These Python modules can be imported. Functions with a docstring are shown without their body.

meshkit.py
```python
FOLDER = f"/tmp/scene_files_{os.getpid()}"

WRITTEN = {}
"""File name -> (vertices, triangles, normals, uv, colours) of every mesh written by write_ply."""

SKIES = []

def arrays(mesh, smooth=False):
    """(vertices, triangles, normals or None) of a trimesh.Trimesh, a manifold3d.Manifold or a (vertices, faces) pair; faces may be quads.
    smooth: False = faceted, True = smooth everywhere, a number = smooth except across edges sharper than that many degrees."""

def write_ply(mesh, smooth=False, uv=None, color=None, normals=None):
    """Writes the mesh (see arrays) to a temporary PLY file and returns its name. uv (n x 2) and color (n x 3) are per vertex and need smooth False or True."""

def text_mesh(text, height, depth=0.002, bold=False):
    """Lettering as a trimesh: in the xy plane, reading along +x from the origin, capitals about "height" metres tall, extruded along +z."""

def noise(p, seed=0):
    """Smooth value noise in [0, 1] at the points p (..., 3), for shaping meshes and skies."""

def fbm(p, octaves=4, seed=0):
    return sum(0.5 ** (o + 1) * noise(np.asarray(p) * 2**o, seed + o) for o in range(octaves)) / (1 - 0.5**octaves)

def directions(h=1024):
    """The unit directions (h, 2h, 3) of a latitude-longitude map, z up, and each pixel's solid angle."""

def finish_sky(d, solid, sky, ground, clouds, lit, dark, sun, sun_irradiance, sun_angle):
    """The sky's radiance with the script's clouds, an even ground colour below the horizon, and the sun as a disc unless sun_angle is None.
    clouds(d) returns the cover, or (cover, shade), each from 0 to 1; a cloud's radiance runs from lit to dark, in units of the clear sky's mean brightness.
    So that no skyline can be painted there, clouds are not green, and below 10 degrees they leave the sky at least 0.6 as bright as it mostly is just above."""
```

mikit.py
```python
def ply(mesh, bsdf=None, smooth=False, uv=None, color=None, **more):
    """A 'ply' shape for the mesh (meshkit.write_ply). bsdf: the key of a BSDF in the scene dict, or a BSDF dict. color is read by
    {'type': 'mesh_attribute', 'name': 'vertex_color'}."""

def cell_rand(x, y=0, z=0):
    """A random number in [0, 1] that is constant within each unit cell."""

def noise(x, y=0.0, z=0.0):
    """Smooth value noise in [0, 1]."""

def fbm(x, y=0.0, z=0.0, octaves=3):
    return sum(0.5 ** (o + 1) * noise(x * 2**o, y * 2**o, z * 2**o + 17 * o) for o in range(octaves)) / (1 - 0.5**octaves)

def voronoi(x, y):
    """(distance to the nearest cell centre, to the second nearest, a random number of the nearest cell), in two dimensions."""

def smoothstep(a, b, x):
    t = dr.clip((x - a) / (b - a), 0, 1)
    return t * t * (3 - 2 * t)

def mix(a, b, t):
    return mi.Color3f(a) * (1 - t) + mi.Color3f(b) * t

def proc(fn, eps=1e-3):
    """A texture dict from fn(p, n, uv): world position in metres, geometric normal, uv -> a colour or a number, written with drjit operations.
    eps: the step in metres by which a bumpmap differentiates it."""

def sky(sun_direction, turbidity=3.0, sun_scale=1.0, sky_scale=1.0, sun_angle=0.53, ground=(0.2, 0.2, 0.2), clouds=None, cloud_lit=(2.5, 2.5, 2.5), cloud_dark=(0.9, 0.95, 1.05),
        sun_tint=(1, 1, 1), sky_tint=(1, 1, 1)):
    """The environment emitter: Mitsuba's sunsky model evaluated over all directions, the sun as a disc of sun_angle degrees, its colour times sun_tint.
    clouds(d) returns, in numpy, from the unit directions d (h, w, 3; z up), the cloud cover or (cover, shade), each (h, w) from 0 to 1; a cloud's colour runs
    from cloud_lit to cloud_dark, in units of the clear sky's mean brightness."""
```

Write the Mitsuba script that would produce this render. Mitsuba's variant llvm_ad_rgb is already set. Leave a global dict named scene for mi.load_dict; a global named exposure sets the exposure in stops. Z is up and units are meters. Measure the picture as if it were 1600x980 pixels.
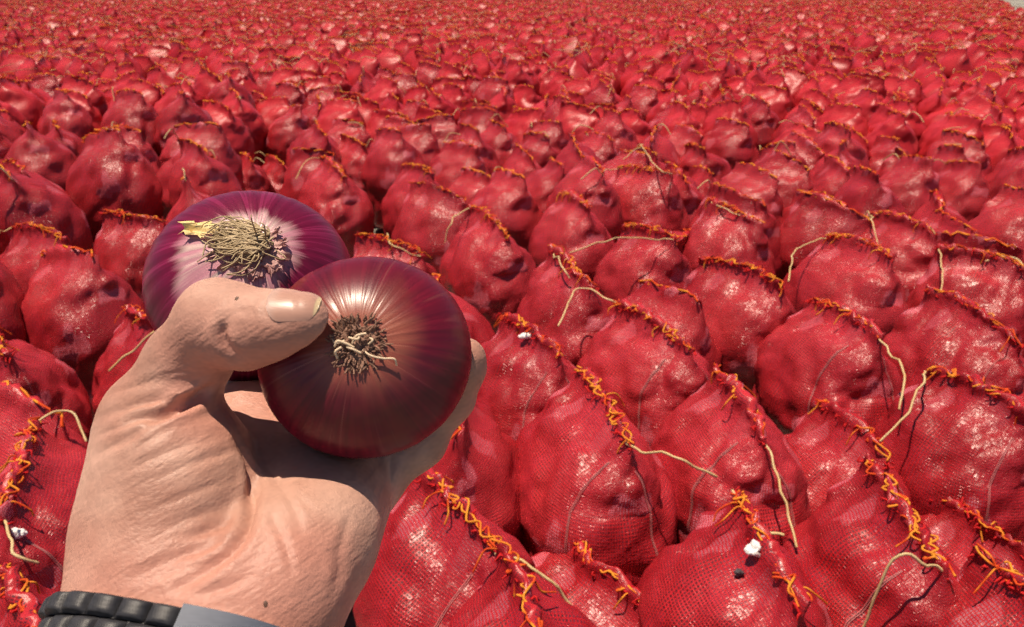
import math, numpy as np, trimesh, mitsuba as mi, drjit as dr, mikit, meshkit
from scipy.spatial import cKDTree
from mikit import proc, noise, fbm, voronoi, cell_rand, smoothstep, mix
scene, labels = {}, {}
T = mi.ScalarTransform4f

# ------------------------------------------------------------------ camera, sky, sun, exposure
EYE = np.array([0.0, 0.0, 1.40])                     # phone held at chest height, the sack tops are at 0.5
PITCH = math.radians(22.9)
FOC = 1256.0                                         # focal length in pixels of a 1600 px wide picture
RIGHT = np.array([1.0, 0, 0]); FWD = np.array([0, math.cos(PITCH), -math.sin(PITCH)]); UP = np.array([0, math.sin(PITCH), math.cos(PITCH)])
scene['camera'] = {'type': 'thinlens', 'fov': 2 * math.degrees(math.atan(800 / FOC)), 'fov_axis': 'x', 'aperture_radius': 0.00058, 'focus_distance': 0.36,
                   'near_clip': 0.02, 'far_clip': 2000.0, 'to_world': T().look_at(origin=EYE.tolist(), target=(EYE + FWD).tolist(), up=[0, 0, 1])}
scene['sky'] = mikit.sky([-0.17, -0.05, 0.98], turbidity=3, sky_scale=0.45)
exposure = 2.0

# ------------------------------------------------------------------ helpers
rng = np.random.default_rng(11)
USED = {}
def numbered(name):
    n = USED.get(name, 0); USED[name] = n + 1
    return name if n == 0 else f'{name}_{n:03d}'
def at(x, y, z):
    """the point at height z seen at a place of the 1600 x 980 photograph"""
    d = FWD + RIGHT * (x - 800) / FOC + UP * (490 - y) / FOC
    return EYE + d * (z - EYE[2]) / d[2]
def tube(pts, r, sides=6, closed=False):
    p = np.asarray(pts, float); n = len(p); r = np.broadcast_to(r, (n,))
    t = np.gradient(p, axis=0); t /= np.linalg.norm(t, axis=1, keepdims=True) + 1e-12
    a = np.cross(t[0], [0, 0, 1.0] if abs(t[0][2]) < .9 else [1.0, 0, 0]); A = []
    for i in range(n):                                # parallel transport: no twist
        a = a - t[i] * (a @ t[i]); a = a / (np.linalg.norm(a) + 1e-12); A.append(a)
    A = np.array(A); B = np.cross(t, A); g = np.arange(sides) * 2 * math.pi / sides
    v = p[:, None] + r[:, None, None] * (np.cos(g)[None, :, None] * A[:, None] + np.sin(g)[None, :, None] * B[:, None])
    i, j = np.meshgrid(np.arange(n - 1), np.arange(sides), indexing='ij'); k = (j + 1) % sides
    q = np.stack([i * sides + j, i * sides + k, (i + 1) * sides + k, (i + 1) * sides + j], -1).reshape(-1, 4)
    v = np.vstack([v.reshape(-1, 3), p[:1], p[-1:]]); c0, c1 = n * sides, n * sides + 1
    j = np.arange(sides); k = (j + 1) % sides
    f = np.vstack([q[:, [0, 1, 2]], q[:, [0, 2, 3]], np.stack([k, j, j * 0 + c0], 1), np.stack([(n - 1) * sides + j, (n - 1) * sides + k, j * 0 + c1], 1)])
    return v, f
def join(parts):
    vs, fs, at_ = [], [], 0
    for v, f in parts: vs.append(v); fs.append(np.asarray(f) + at_); at_ += len(v)
    return np.vstack(vs), np.vstack(fs)
def curve(ctrl, n=24):
    """Catmull-Rom through the control points"""
    c = np.asarray(ctrl, float); c = np.vstack([2 * c[0] - c[1], c, 2 * c[-1] - c[-2]]); m = len(c) - 3; out = []
    for s in np.linspace(0, m - 1e-6, n):
        i = int(s); t = s - i; p0, p1, p2, p3 = c[i:i + 4]
        out.append(.5 * (2 * p1 + (p2 - p0) * t + (2 * p0 - 5 * p1 + 4 * p2 - p3) * t * t + (3 * p1 - p0 - 3 * p2 + p3) * t ** 3))
    return np.array(out)

# ------------------------------------------------------------------ materials
def net_cells(uv):
    u, v = uv.x / .0060, uv.y / .0060
    a, b = dr.abs(u - dr.floor(u) - .5) * 2, dr.abs(v - dr.floor(v) - .5) * 2     # 0 in the middle of a hole, 1 on a thread
    return smoothstep(.40, .76, dr.maximum(a, b)), u, v
def thread_colour(p): return mix((.36, .006, .010), (.47, .020, .027), smoothstep(.3, .7, fbm(p.x * 4.1 + 7, p.y * 4.1, p.z * 4.1)))
def net_colour(p, n, uv):
    th, u, v = net_cells(uv)
    d1, d2, which = voronoi(uv.x / .085, uv.y / .085)                    # which onion lies behind the hole, picks its skin tone and glare patch
    back = mix((.055, .001, .005), (.16, .008, .024), cell_rand(which * 997.0))
    back = mix(back, (.50, .18, .24), smoothstep(.80, .86, which) * smoothstep(.52, .36, d1 + .5 * (noise(uv.x * 38, uv.y * 38) - .5)))  # sun glare on some onions, painted into the colour as pale pink patches
    thread = thread_colour(p)
    thread = thread * (0.85 + .3 * noise(uv.x * 420, uv.y * 420))
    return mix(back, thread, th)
def net_bump(p, n, uv):
    th, u, v = net_cells(uv)
    iu, iv = dr.floor(u), dr.floor(v)                                   # every knot of the plastic yarn sits at its own slant
    tilt = (u - iu - .5) * (cell_rand(iu, iv, 1) - .5) + (v - iv - .5) * (cell_rand(iu, iv, 2) - .5)
    return th * .12 + tilt * 1.9 + noise(uv.x * 90, uv.y * 90) * .5
def net_rough(p, n, uv): return .70 - .36 * net_cells(uv)[0]            # glossy yarn, dull onion skin in the holes
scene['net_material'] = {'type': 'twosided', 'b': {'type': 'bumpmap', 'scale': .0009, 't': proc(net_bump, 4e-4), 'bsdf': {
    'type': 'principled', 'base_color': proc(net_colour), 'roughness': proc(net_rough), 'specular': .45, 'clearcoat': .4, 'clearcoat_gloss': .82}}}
def far_net_colour(p, n, uv):                           # the same netting with the weave too small to see
    return thread_colour(p) * .86 + mi.Color3f(.020, .001, .003)
scene['far_net_material'] = {'type': 'twosided', 'b': {'type': 'principled', 'base_color': proc(far_net_colour), 'roughness': .46, 'specular': .45}}
def orange_colour(p, n, uv):
    return mix((.56, .060, .012), (.68, .25, .028), smoothstep(.35, .65, noise(p.x * 45, p.y * 45, p.z * 45)))
scene['stitch_material'] = {'type': 'twosided', 'b': {'type': 'principled', 'base_color': proc(orange_colour), 'roughness': .8, 'specular': .15}}
def cord_colour(p, n, uv):
    g = noise(p.x * 30, p.y * 30, p.z * 30)
    return mix((.50, .33, .14), (.60, .46, .25), g) * (.85 + .3 * noise(p.x * 700, p.y * 700, p.z * 700))
scene['cord_material'] = {'type': 'twosided', 'b': {'type': 'principled', 'base_color': proc(cord_colour), 'roughness': .55, 'specular': .35}}
scene['yarn_material'] = {'type': 'twosided', 'b': {'type': 'principled', 'base_color': {'type': 'rgb', 'value': [.47, .010, .012]}, 'roughness': .7, 'specular': .2}}
scene['side_seam_material'] = {'type': 'twosided', 'b': {'type': 'principled', 'base_color': {'type': 'rgb', 'value': [.50, .17, .17]}, 'roughness': .5}}
def concrete_colour(p, n, uv):
    g = fbm(p.x * .8, p.y * .8, 0, 4); s = noise(p.x * 40, p.y * 40)
    return mix((.13, .122, .105), (.20, .188, .162), g) * (.9 + .2 * s)
scene['concrete_material'] = {'type': 'principled', 'base_color': proc(concrete_colour), 'roughness': .85}

# ------------------------------------------------------------------ ground
g = 600.0
scene['ground'] = mikit.ply((np.array([[-g, -g, 0], [g, -g, 0], [g, g, 0], [-g, g, 0.0]]), np.array([[0, 1, 2, 3]])), 'concrete_material')
labels['ground'] = {'label': 'dusty grey concrete yard under and beyond the packed sacks', 'kind': 'structure'}

# ------------------------------------------------------------------ onion sacks
PROF = np.array([[.62, .0], [.76, .02], [.85, .09], [.95, .18], [1.03, .25], [1.04, .30], [.98, .347], [.87, .387], [.72, .420], [.55, .447], [.38, .470], [.23, .491], [.12, .512], [.055, .528], [.05, .538], [.08, .556], [.02, .558]])
def sack(seed, nu, nv, half_w=.150, half_l=.225, fine=True):
    """net sack filled with onions, sewn shut along a ridge that runs along local y; returns mesh, uv, ridge, surface grid"""
    r = np.random.default_rng(seed)
    s = np.concatenate([[0], np.cumsum(np.linalg.norm(np.diff(PROF * [half_w, 1], axis=0), axis=1))])
    t = np.linspace(0, 1, nv); t = t ** .92
    R = np.interp(t * s[-1], s, PROF[:, 0]); Z = np.interp(t * s[-1], s, PROF[:, 1])
    for _ in range(2 if nv > 20 else 1): R[1:-1] = (R[:-2] + 2 * R[1:-1] + R[2:]) / 4; Z[1:-1] = (Z[:-2] + 2 * Z[1:-1] + Z[2:]) / 4
    ph = np.arange(nu) / nu * 2 * math.pi
    c, d = np.cos(ph), np.sin(ph); e = 2 / 2.4
    c, d = np.sign(c) * np.abs(c) ** e, np.sign(d) * np.abs(d) ** e
    top = np.clip((t - .62) / .38, 0, 1)
    RY = np.maximum(R, .88 - .06 * top) * (1 - .09 * top)
    X = R[:, None] * half_w * c; Y = RY[:, None] * half_l * d * np.ones((nv, 1)); ZZ = Z[:, None] * np.ones((1, nu))
    yn = Y / half_l
    sag = r.uniform(.02, .06) * yn ** 2 + r.uniform(-.03, .03) * yn
    k = np.arange(7)
    amp, phs = r.normal(size=7) / (k + 1.2), r.uniform(0, 6.28, 7)
    wob = (amp * np.sin(k * 2.4 * yn[..., None] + phs)).sum(-1)
    wt = top[:, None] ** 1.5
    X = X + wt * (.011 * wob + r.uniform(-.02, .02)); ZZ = ZZ - top[:, None] * sag
    P = np.stack([X, Y, ZZ], -1).reshape(-1, 3)
    # onions pressing against the net
    cand = P[r.permutation(len(P))]; cand = cand[cand[:, 2] < .475]; keep = []
    left = np.ones(len(cand), bool)
    while left.any():
        q = cand[int(np.argmax(left))]; keep.append(q); left &= ((cand - q) ** 2).sum(1) > .066 ** 2
    keep = np.array(keep); size = r.uniform(.036, .052, len(keep)); hgt = r.uniform(.008, .027, len(keep))
    grid = P.reshape(nv, nu, 3)
    du = np.roll(grid, -1, 1) - np.roll(grid, 1, 1); dv = np.gradient(grid, axis=0)
    N = np.cross(du, dv); N /= np.linalg.norm(N, axis=-1, keepdims=True) + 1e-9
    N = N.reshape(-1, 3)
    D = np.zeros(len(P))
    for q, sz, h in zip(keep, size, hgt):
        x = ((P - q) ** 2).sum(1) / sz ** 2
        D = np.maximum(D, h * np.clip(1 - x * .8, 0, 1))
        nq = N[np.argmin(x)]
        if h > .019: D = np.where(x < 1.3, D + (np.clip(h * .75 - (P - q) @ nq, 0, h) - D) * np.clip((1.3 - x) * 4, 0, 1), D)
    for _ in range(3 if fine else 1):
        Dg = D.reshape(nv, nu); Dg = (np.roll(Dg, 1, 1) + 2 * Dg + np.roll(Dg, -1, 1)) / 4; Dg[1:-1] = (Dg[:-2] + 2 * Dg[1:-1] + Dg[2:]) / 4; D = Dg.ravel()
    tt = np.repeat(t, nu); pp = np.tile(ph, nv)
    up = np.clip((tt - .55) / .4, 0, 1)
    D = D * (1 - np.clip((tt - .80) / .16, 0, 1))
    D += .0075 * np.clip((tt - .58) / .3, 0, 1) * np.sin(np.tile(d, nv) * 26 + 5 * meshkit.noise(P * 9, seed) * 3) * np.clip(1.08 - tt, 0, 1)  # gathers below the sewn edge
    D += .018 * (meshkit.fbm(P * 5.5, 3, seed) - .5) + (.008 if fine else .013) * (meshkit.noise(P * 24, seed + 1) - .5) + (.0045 if fine else .005) * (meshkit.noise(P * 62, seed + 6) - .5)
    P = P + N * D[:, None]
    hem = np.clip((tt - .93) / .07, 0, 1)
    P += hem[:, None] * (np.stack([meshkit.noise(P * [3, 60, 3], seed + 2), meshkit.noise(P * 30, seed + 3), meshkit.noise(P * [3, 75, 3], seed + 4)], -1) - .5) * [.026, .012, .026]
    P[:, 2] = np.maximum(P[:, 2], .004)
    i, j = np.meshgrid(np.arange(nv - 1), np.arange(nu), indexing='ij'); j2 = (j + 1) % nu
    q = np.stack([i * nu + j, i * nu + j2, (i + 1) * nu + j2, (i + 1) * nu + j], -1).reshape(-1, 4)
    # seam column is doubled so that the weave does not jump
    V = P.reshape(nv, nu, 3); V = np.concatenate([V, V[:, :1]], 1)
    U = np.concatenate([ph, [2 * math.pi]]) / (2 * math.pi) * 1.248
    uv = np.stack(np.broadcast_arrays(U[None, :], (t * s[-1])[:, None]), -1)
    m = nu + 1
    i, j = np.meshgrid(np.arange(nv - 1), np.arange(nu), indexing='ij')
    q = np.stack([i * m + j, i * m + j + 1, (i + 1) * m + j + 1, (i + 1) * m + j], -1).reshape(-1, 4)
    f = np.vstack([q[:, [0, 1, 2]], q[:, [0, 2, 3]]])
    tri = V[-1, :nu]                                   # close the two lips of the hem
    h = nu // 2; a = (nv - 1) * m
    kk = np.arange(1, nu // 4); qq = []
    for x in range(nu // 4 - 1, -nu // 4, -1):         # bridge across the ridge
        y0, y1 = x % nu, (x - 1) % nu; z0, z1 = (h - x) % nu, (h - x + 1) % nu
        qq += [[a + y0, a + z0, a + z1], [a + y0, a + z1, a + y1]]
    f = np.vstack([f, np.array(qq)])
    V2, uv2 = V.reshape(-1, 3), uv.reshape(-1, 2)
    fn = np.cross(V2[f[:, 1]] - V2[f[:, 0]], V2[f[:, 2]] - V2[f[:, 0]])
    f = f[np.linalg.norm(fn, axis=1) > 1e-12]
    # ridge line
    row = V[int(nv * .955), :nu]; order = np.argsort(row[:, 1]); yb = np.linspace(row[:, 1].min(), row[:, 1].max(), 40)
    ridge = np.stack([np.interp(yb, row[order, 1], np.convolve(np.pad(row[order, k], 4, 'edge'), np.ones(9) / 9, 'valid')) for k in range(3)], 1); ridge[:, 1] = yb
    rb = (V[-1, :nu, 2]).max()
    return (V2, f), uv2, ridge, V
def normals_of(v, f, nu, nv):
    n = np.zeros_like(v); c = np.cross(v[f[:, 1]] - v[f[:, 0]], v[f[:, 2]] - v[f[:, 0]])
    for k in range(3): np.add.at(n, f[:, k], c)
    m = nu + 1; g_ = n.reshape(nv, m, 3); e = g_[:, 0] + g_[:, -1]; g_[:, 0] = e; g_[:, -1] = e; n = g_.reshape(-1, 3)
    return n / (np.linalg.norm(n, axis=1, keepdims=True) + 1e-12)
def body_ply(S, nu, nv, mat):
    (v, f), uv, ridge, V = S
    path = meshkit.write_ply((v, f), False, uv, None, normals_of(v, f, nu, nv))
    return {'type': 'ply', 'filename': path, 'face_normals': False, 'bsdf': {'type': 'ref', 'id': mat}}
def stitches(ridge, seed, fine=True):
    """chain of thick orange yarn sewn through the gathered hem"""
    r = np.random.default_rng(seed); y0, y1 = ridge[0, 1] + .012, ridge[-1, 1] - .012
    parts = []
    for sgn in ((1, -1) if fine else (1,)):
        n = int((y1 - y0) / .017); ys = np.linspace(y0, y1, n); pts = []
        for i, y in enumerate(ys):
            p = np.array([np.interp(y, ridge[:, 1], ridge[:, k]) for k in range(3)])
            pts.append(p + [sgn * (.0065 if i % 2 else -.0065) + r.normal() * .0055, r.normal() * .008, 0.0125 + (.003 if i % 3 else -.003) + r.normal() * .003])
        parts.append(tube(curve(pts, n * (4 if fine else 1)), (.0020 if fine else .0036), 6 if fine else 4))
    if fine:
        for _ in range(r.integers(4, 8)):                # slack loops
            y = r.uniform(y0, y1); p = np.array([np.interp(y, ridge[:, 1], ridge[:, k]) for k in range(3)]); a = r.uniform(0, 6.28); L = r.uniform(.012, .026); w = np.array([math.cos(a), math.sin(a), 0]); o = np.array([-w[1], w[0], 0])
            parts.append(tube(curve([p + [0, 0, .003], p + w * L * .5 + o * .006 + [0, 0, .014], p + w * L + [0, 0, .008], p + w * L * .6 - o * .006 + [0, 0, .004], p - w * .004 + [0, 0, .002]], 16), .0019, 6))
        for _ in range(4):                                # long loose ends
            y = r.uniform(y0, y1); p = np.array([np.interp(y, ridge[:, 1], ridge[:, k]) for k in range(3)]); a = r.uniform(0, 6.28); w = np.array([math.cos(a), .5 * math.sin(a), 0]); L = r.uniform(.03, .06)
            parts.append(tube(curve([p + [0, 0, .004], p + w * L * .3 + [0, 0, .012], p + w * L * .7 + r.normal(size=3) * .006 + [0, 0, .0], p + w * L + [0, 0, -.022]], 14), .0016, 5))
    return join(parts)
def frayed(ridge, seed):
    """loose red yarn ends along the sewn hem"""
    r = np.random.default_rng(seed); parts = []
    for _ in range(46):
        y = r.uniform(ridge[0, 1] - .004, ridge[-1, 1] + .004); p = np.array([np.interp(y, ridge[:, 1], ridge[:, k]) for k in range(3)]) + [r.normal() * .005, 0, .002]
        a = r.uniform(0, 6.28); w = np.array([math.cos(a), math.sin(a), r.uniform(-.4, .5)]); L = r.uniform(.008, .020); o = r.normal(size=3) * .005
        parts.append(tube(curve([p, p + w * L * .5 + o + [0, 0, .003], p + w * L + o * .3 - [0, 0, .002]], 6), [.0022, .0024, .0022, .0020, .0016, .0009], 5))
    return join(parts)
def place(x, y, z, deg): return T().translate([float(x), float(y), float(z)]).rotate([0, 0, 1], float(deg))
def cord(pts, r=.0026, sides=6, n=30):
    c = curve(pts, n); w = (meshkit.noise(np.stack([c * 28 + 3, c * 28 + 41, c * 28 + 77], 1), 1) - .5) * .018 * np.sin(np.linspace(0, math.pi, n))[:, None]   # kinks of old twine
    return tube(c + w, r * (.85 + .3 * meshkit.noise(c * 120, 2)), sides)

# nearest sacks: both ends of the sewn edge as seen in the photograph, cord tails (from the end 0 or 1, via points), label
NEAR = [
 ((870, 545), (1000, 745), [(1, [(1060, 716, .55), (1120, 745, .50)])], 'red sack with a cream cord arching from its front end to the next sack'),
 ((1110, 565), (1205, 690), [(1, [(1222, 760, .47), (1245, 855, .40)])], 'red sack whose cream cord hangs straight down its front end between two larger sacks'),
 ((1125, 760), (1230, 975), [(0, [(1172, 822, .525), (1225, 836, .52)])], 'large red sack at the lower edge with a white scrap on its stitching'),
 ((1345, 715), (1490, 900), [(1, [(1400, 872, .56), (1345, 990, .40)])], 'large red sack near the lower right corner with a cord curving down its front'),
 ((1455, 570), (1610, 655), [(0, [(1442, 590, .54), (1420, 640, .50), (1375, 690, .44)])], 'wide red sack at the right edge with a pale vertical side seam'),
 ((1240, 440), (1395, 560), [(1, [(1412, 590, .52), (1405, 640, .47)])], 'red sack with two pale pink sheen patches left of its diagonal orange stitching'),
 ((1440, 450), (1610, 535), [], 'shiny pink glinting sack at the right edge above the sack with the side seam'),
 ((945, 455), (1115, 570), [(0, [(905, 452, .54), (872, 510, .48)])], 'red sack with a long orange stitched ridge and a cord bent over its left end'),
 ((1090, 395), (1240, 450), [], 'dark red sack right of centre with an orange knot above its broad front'),
 ((1275, 355), (1400, 420), [(0, [(1245, 390, .52), (1232, 440, .47)])], 'pink sheened sack with a cord drooping from its left end into a dark gap'),
 ((780, 485), (880, 560), [], 'red sack just right of the fingertip with a white scrap on its top'),
 ((860, 390), (930, 450), [(0, [(880, 420, .55), (890, 435, .53)])], 'red sack with a bright yellow-orange tuft where a long cord from the neighbour ends'),
 ((985, 350), (1045, 378), [(1, [(960, 375, .56), (890, 395, .53)])], 'red sack under a long cream cord lying across its top to the left'),
 ((1095, 320), (1190, 350), [(0, [(1130, 325, .55), (1185, 350, .52)])], 'red sack with a short cream cord lying slanted across its back edge'),
 ((730, 325), (800, 370), [(0, [(705, 345, .54), (695, 380, .46)])], 'dimpled red sack above the held front onion with orange knots on its right shoulder'),
 ((868, 298), (925, 330), [], 'red sack with a dark hole in its top above the yellow tuft sack'),
 ((950, 255), (1060, 285), [(0, [(935, 270, .55), (922, 300, .50)]), (1, [(1030, 265, .58), (1000, 225, .55)])], 'red sack in the middle distance with a cord at either end of its top'),
 ((490, 245), (545, 275), [(0, [(480, 250, .54), (462, 280, .46)])], 'red sack directly above the rear held onion beside a deep dark gap'),
 ((625, 250), (680, 280), [], 'red sack above the front held onion with a dark shaded lower half'),
 ((1360, 325), (1470, 370), [(0, [(1365, 350, .54), (1372, 385, .48)])], 'red sack with a cream cord standing down its left shoulder and a black pit beneath'),
 ((1470, 390), (1610, 420), [(0, [(1474, 420, .51), (1470, 455, .46)]), (1, [(1580, 400, .54), (1540, 408, .53)])], 'red sack at the right edge with a cream cord hanging from its left end'),
 ((655, 745), (760, 860), [(1, [(830, 885, .53), (880, 930, .48), (925, 990, .42)])], 'red sack under the little finger with a thick cream cord running to the lower edge'),
 ((805, 890), (860, 1010), [], 'small red sack at the lower edge with a frayed sewn tip'),
 ((1580, 925), (1660, 1010), [], 'red sack corner with a white seam in the lower right corner of the photo'),
 ((-30, 495), (22, 565), [], 'red sack at the left edge with a bunched orange sewn end beside a dark gap'),
 ((70, 625), (5, 850), [(0, [(110, 640, .52), (135, 690, .47)]), (1, [(25, 862, .52), (60, 880, .49)])], 'big red sack at the left edge with tangled orange yarn and a white scrap'),
 ((205, 475), (265, 520), [(1, [(205, 545, .50), (170, 580, .45)])], 'red sack left of the thumb base, half hidden by the hand'),
 ((165, 338), (250, 350), [], 'red sack left of the rear held onion with a yellow-orange knot on its top'),
 ((10, 352), (105, 378), [(0, [(-10, 365, .53), (-30, 385, .50)])], 'red sack at the left edge with fine pale seam lines down its shadowed front'),
 ((20, 935), (60, 1020), [], 'red sack at the lower left corner beside the dark wristwatch'),
 ((555, 372), (665, 395), [(1, [(615, 385, .55), (605, 365, .55)])], 'low red sack showing in the gap between the two held onions'),
 ((900, 872), (950, 925), [], 'low dark red sack sunk in the deep gap left of the white scrap sack'),
 ((1505, 800), (1560, 850), [], 'low dark red sack in the black gap near the lower right corner'),
 ((1290, 640), (1350, 700), [], 'low dark red sack sunk in the gap below the sack with two pink patches'),
]
LOW = {30: -.05, 31: -.20, 32: -.20, 33: -.10}
centres, NEAR_SKIN = [], []
def add_parts(key, body, stitch, m):
    scene[key + '__net_bag'] = {**body, 'to_world': m}
    scene[key + '__stitching'] = {**stitch, 'to_world': m}
for k, (A, B, tails, label) in enumerate(NEAR):
    dz = LOW.get(k, 0)
    a, b = at(*A, .535 + dz), at(*B, .525 + dz); c = (a + b) / 2; deg = math.degrees(math.atan2(b[1] - a[1], b[0] - a[0])) + 90
    L = np.linalg.norm((b - a)[:2])
    nu, nv = (128, 68) if c[1] < 2.2 else (96, 52)
    S = sack(100 + k, nu, nv, half_w=.150, half_l=float(np.clip(.48 * L + .045, .190, .240)))
    key = numbered('onion_sack')
    labels[key] = {'label': label, 'category': 'sack', 'group': 'red mesh onion sacks packed over the yard'}
    m = place(c[0], c[1], dz, deg)
    add_parts(key, body_ply(S, nu, nv, 'net_material'), mikit.ply(stitches(S[2], k), 'stitch_material', True), m)
    if c[1] < 3: labels[key + '__frayed_hem'] = {'kind': 'stuff'}; scene[key + '__frayed_hem'] = {**mikit.ply(frayed(S[2], 300 + k), 'yarn_material', True), 'to_world': m}
    mm = np.array(m.matrix); ridge = S[2] @ mm[:3, :3].T + mm[:3, 3]
    for j, (e, via) in enumerate(tails):               # local y runs from B (-) to A (+)
        s0 = ridge[-2 if e == 0 else 1] + [0, 0, .004]; s1 = ridge[-4 if e == 0 else 3] + [0, 0, .004]
        pts = [s1, s0] + [at(x, y, z + dz) for x, y, z in via]
        scene[key + '__cord_tail' + (f'_{j:03d}' if j else '')] = mikit.ply(cord(pts), 'cord_material', True)
    V = S[3]; h = V.shape[0]; NEAR_SKIN.append(S[0][0] @ mm[:3, :3].T + mm[:3, 3])
    if c[1] < 2.3:                                     # pale sewn lines down the sides
        for j, frac in enumerate((.80, .62)):
            col = int(nu * (frac + .03 * math.sin(k * 3.1 + j)))
            i0, i1 = int(h * .45), int(h * .86); line = V[i0:i1, col] + (V[i0:i1, col] - V[i0:i1].mean(1)) * [.012, .012, .0] + [0, 0, .0012]
            off = V[i0:i1, (col + 1) % nu] - V[i0:i1, col]; off /= np.linalg.norm(off, axis=1, keepdims=True)
            scene[key + '__side_seam' + (f'_{j:03d}' if j else '')] = {**mikit.ply(join([tube(line + off * .0016, .0007, 5), tube(line - off * .0016, .0007, 5)]), 'side_seam_material', True), 'to_world': m}
    centres.append(c[:2])
centres = np.array(centres)

# all the others: a jittered packing that keeps clear of those
def inside(x, y): return x < 9.95 + (y - 16.1) * .513 and y > .50
fill = []
for j in range(-2, 92):
    for i in range(-70, 71):
        y = 1.15 + j * .415 + .03 * math.sin(i * .6) - .04 * (i % 2); x = .36 * i + .17 * (j % 2) + .06 * math.sin(j * 1.7)
        x += rng.normal() * .05; y += rng.normal() * .06
        if not inside(x, y) or y > 37.5 or abs(x) > .70 * y + 1.0: continue
        d = (centres - [x, y]) / [.335, .40]
        if (d ** 2).sum(1).min() < .56: continue
        fill.append((x, y))
fill = np.array(fill)
for _ in range(12):                                     # push overlapping neighbours apart
    allp = np.vstack([fill, centres]); tree = cKDTree(allp / [.335, .41])
    for a, b in tree.query_pairs(.98):
        dd = (allp[b] - allp[a]) / [.335, .41]; L = np.linalg.norm(dd) + 1e-6; mv = dd / L * (.98 - L) * .35 * [.335, .41]
        if a < len(fill): fill[a] -= mv
        if b < len(fill): fill[b] += mv
vz = (fill[:, 1] * FWD[1] + (.5 - EYE[2]) * FWD[2]); out = np.abs(fill[:, 0] / vz) * FOC > 870
fill = fill[np.argsort(np.hypot(fill[:, 0], fill[:, 1]) + 100 * out)]                       # those beside the picture come last
def angle_at(x, r): return 90 + float(np.clip(-63 - 12 * x, -85, -40)) + r.normal() * 17
ga, gb = at(448, 300, .5)[:2], at(405, 185, .5)[:2]       # an open joint between two stacks, left of the middle
def joint(x, y):
    t = np.clip(((np.array([x, y]) - ga) @ (gb - ga)) / ((gb - ga) @ (gb - ga)), 0, 1); return np.linalg.norm(ga + (gb - ga) * t - [x, y])
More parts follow.
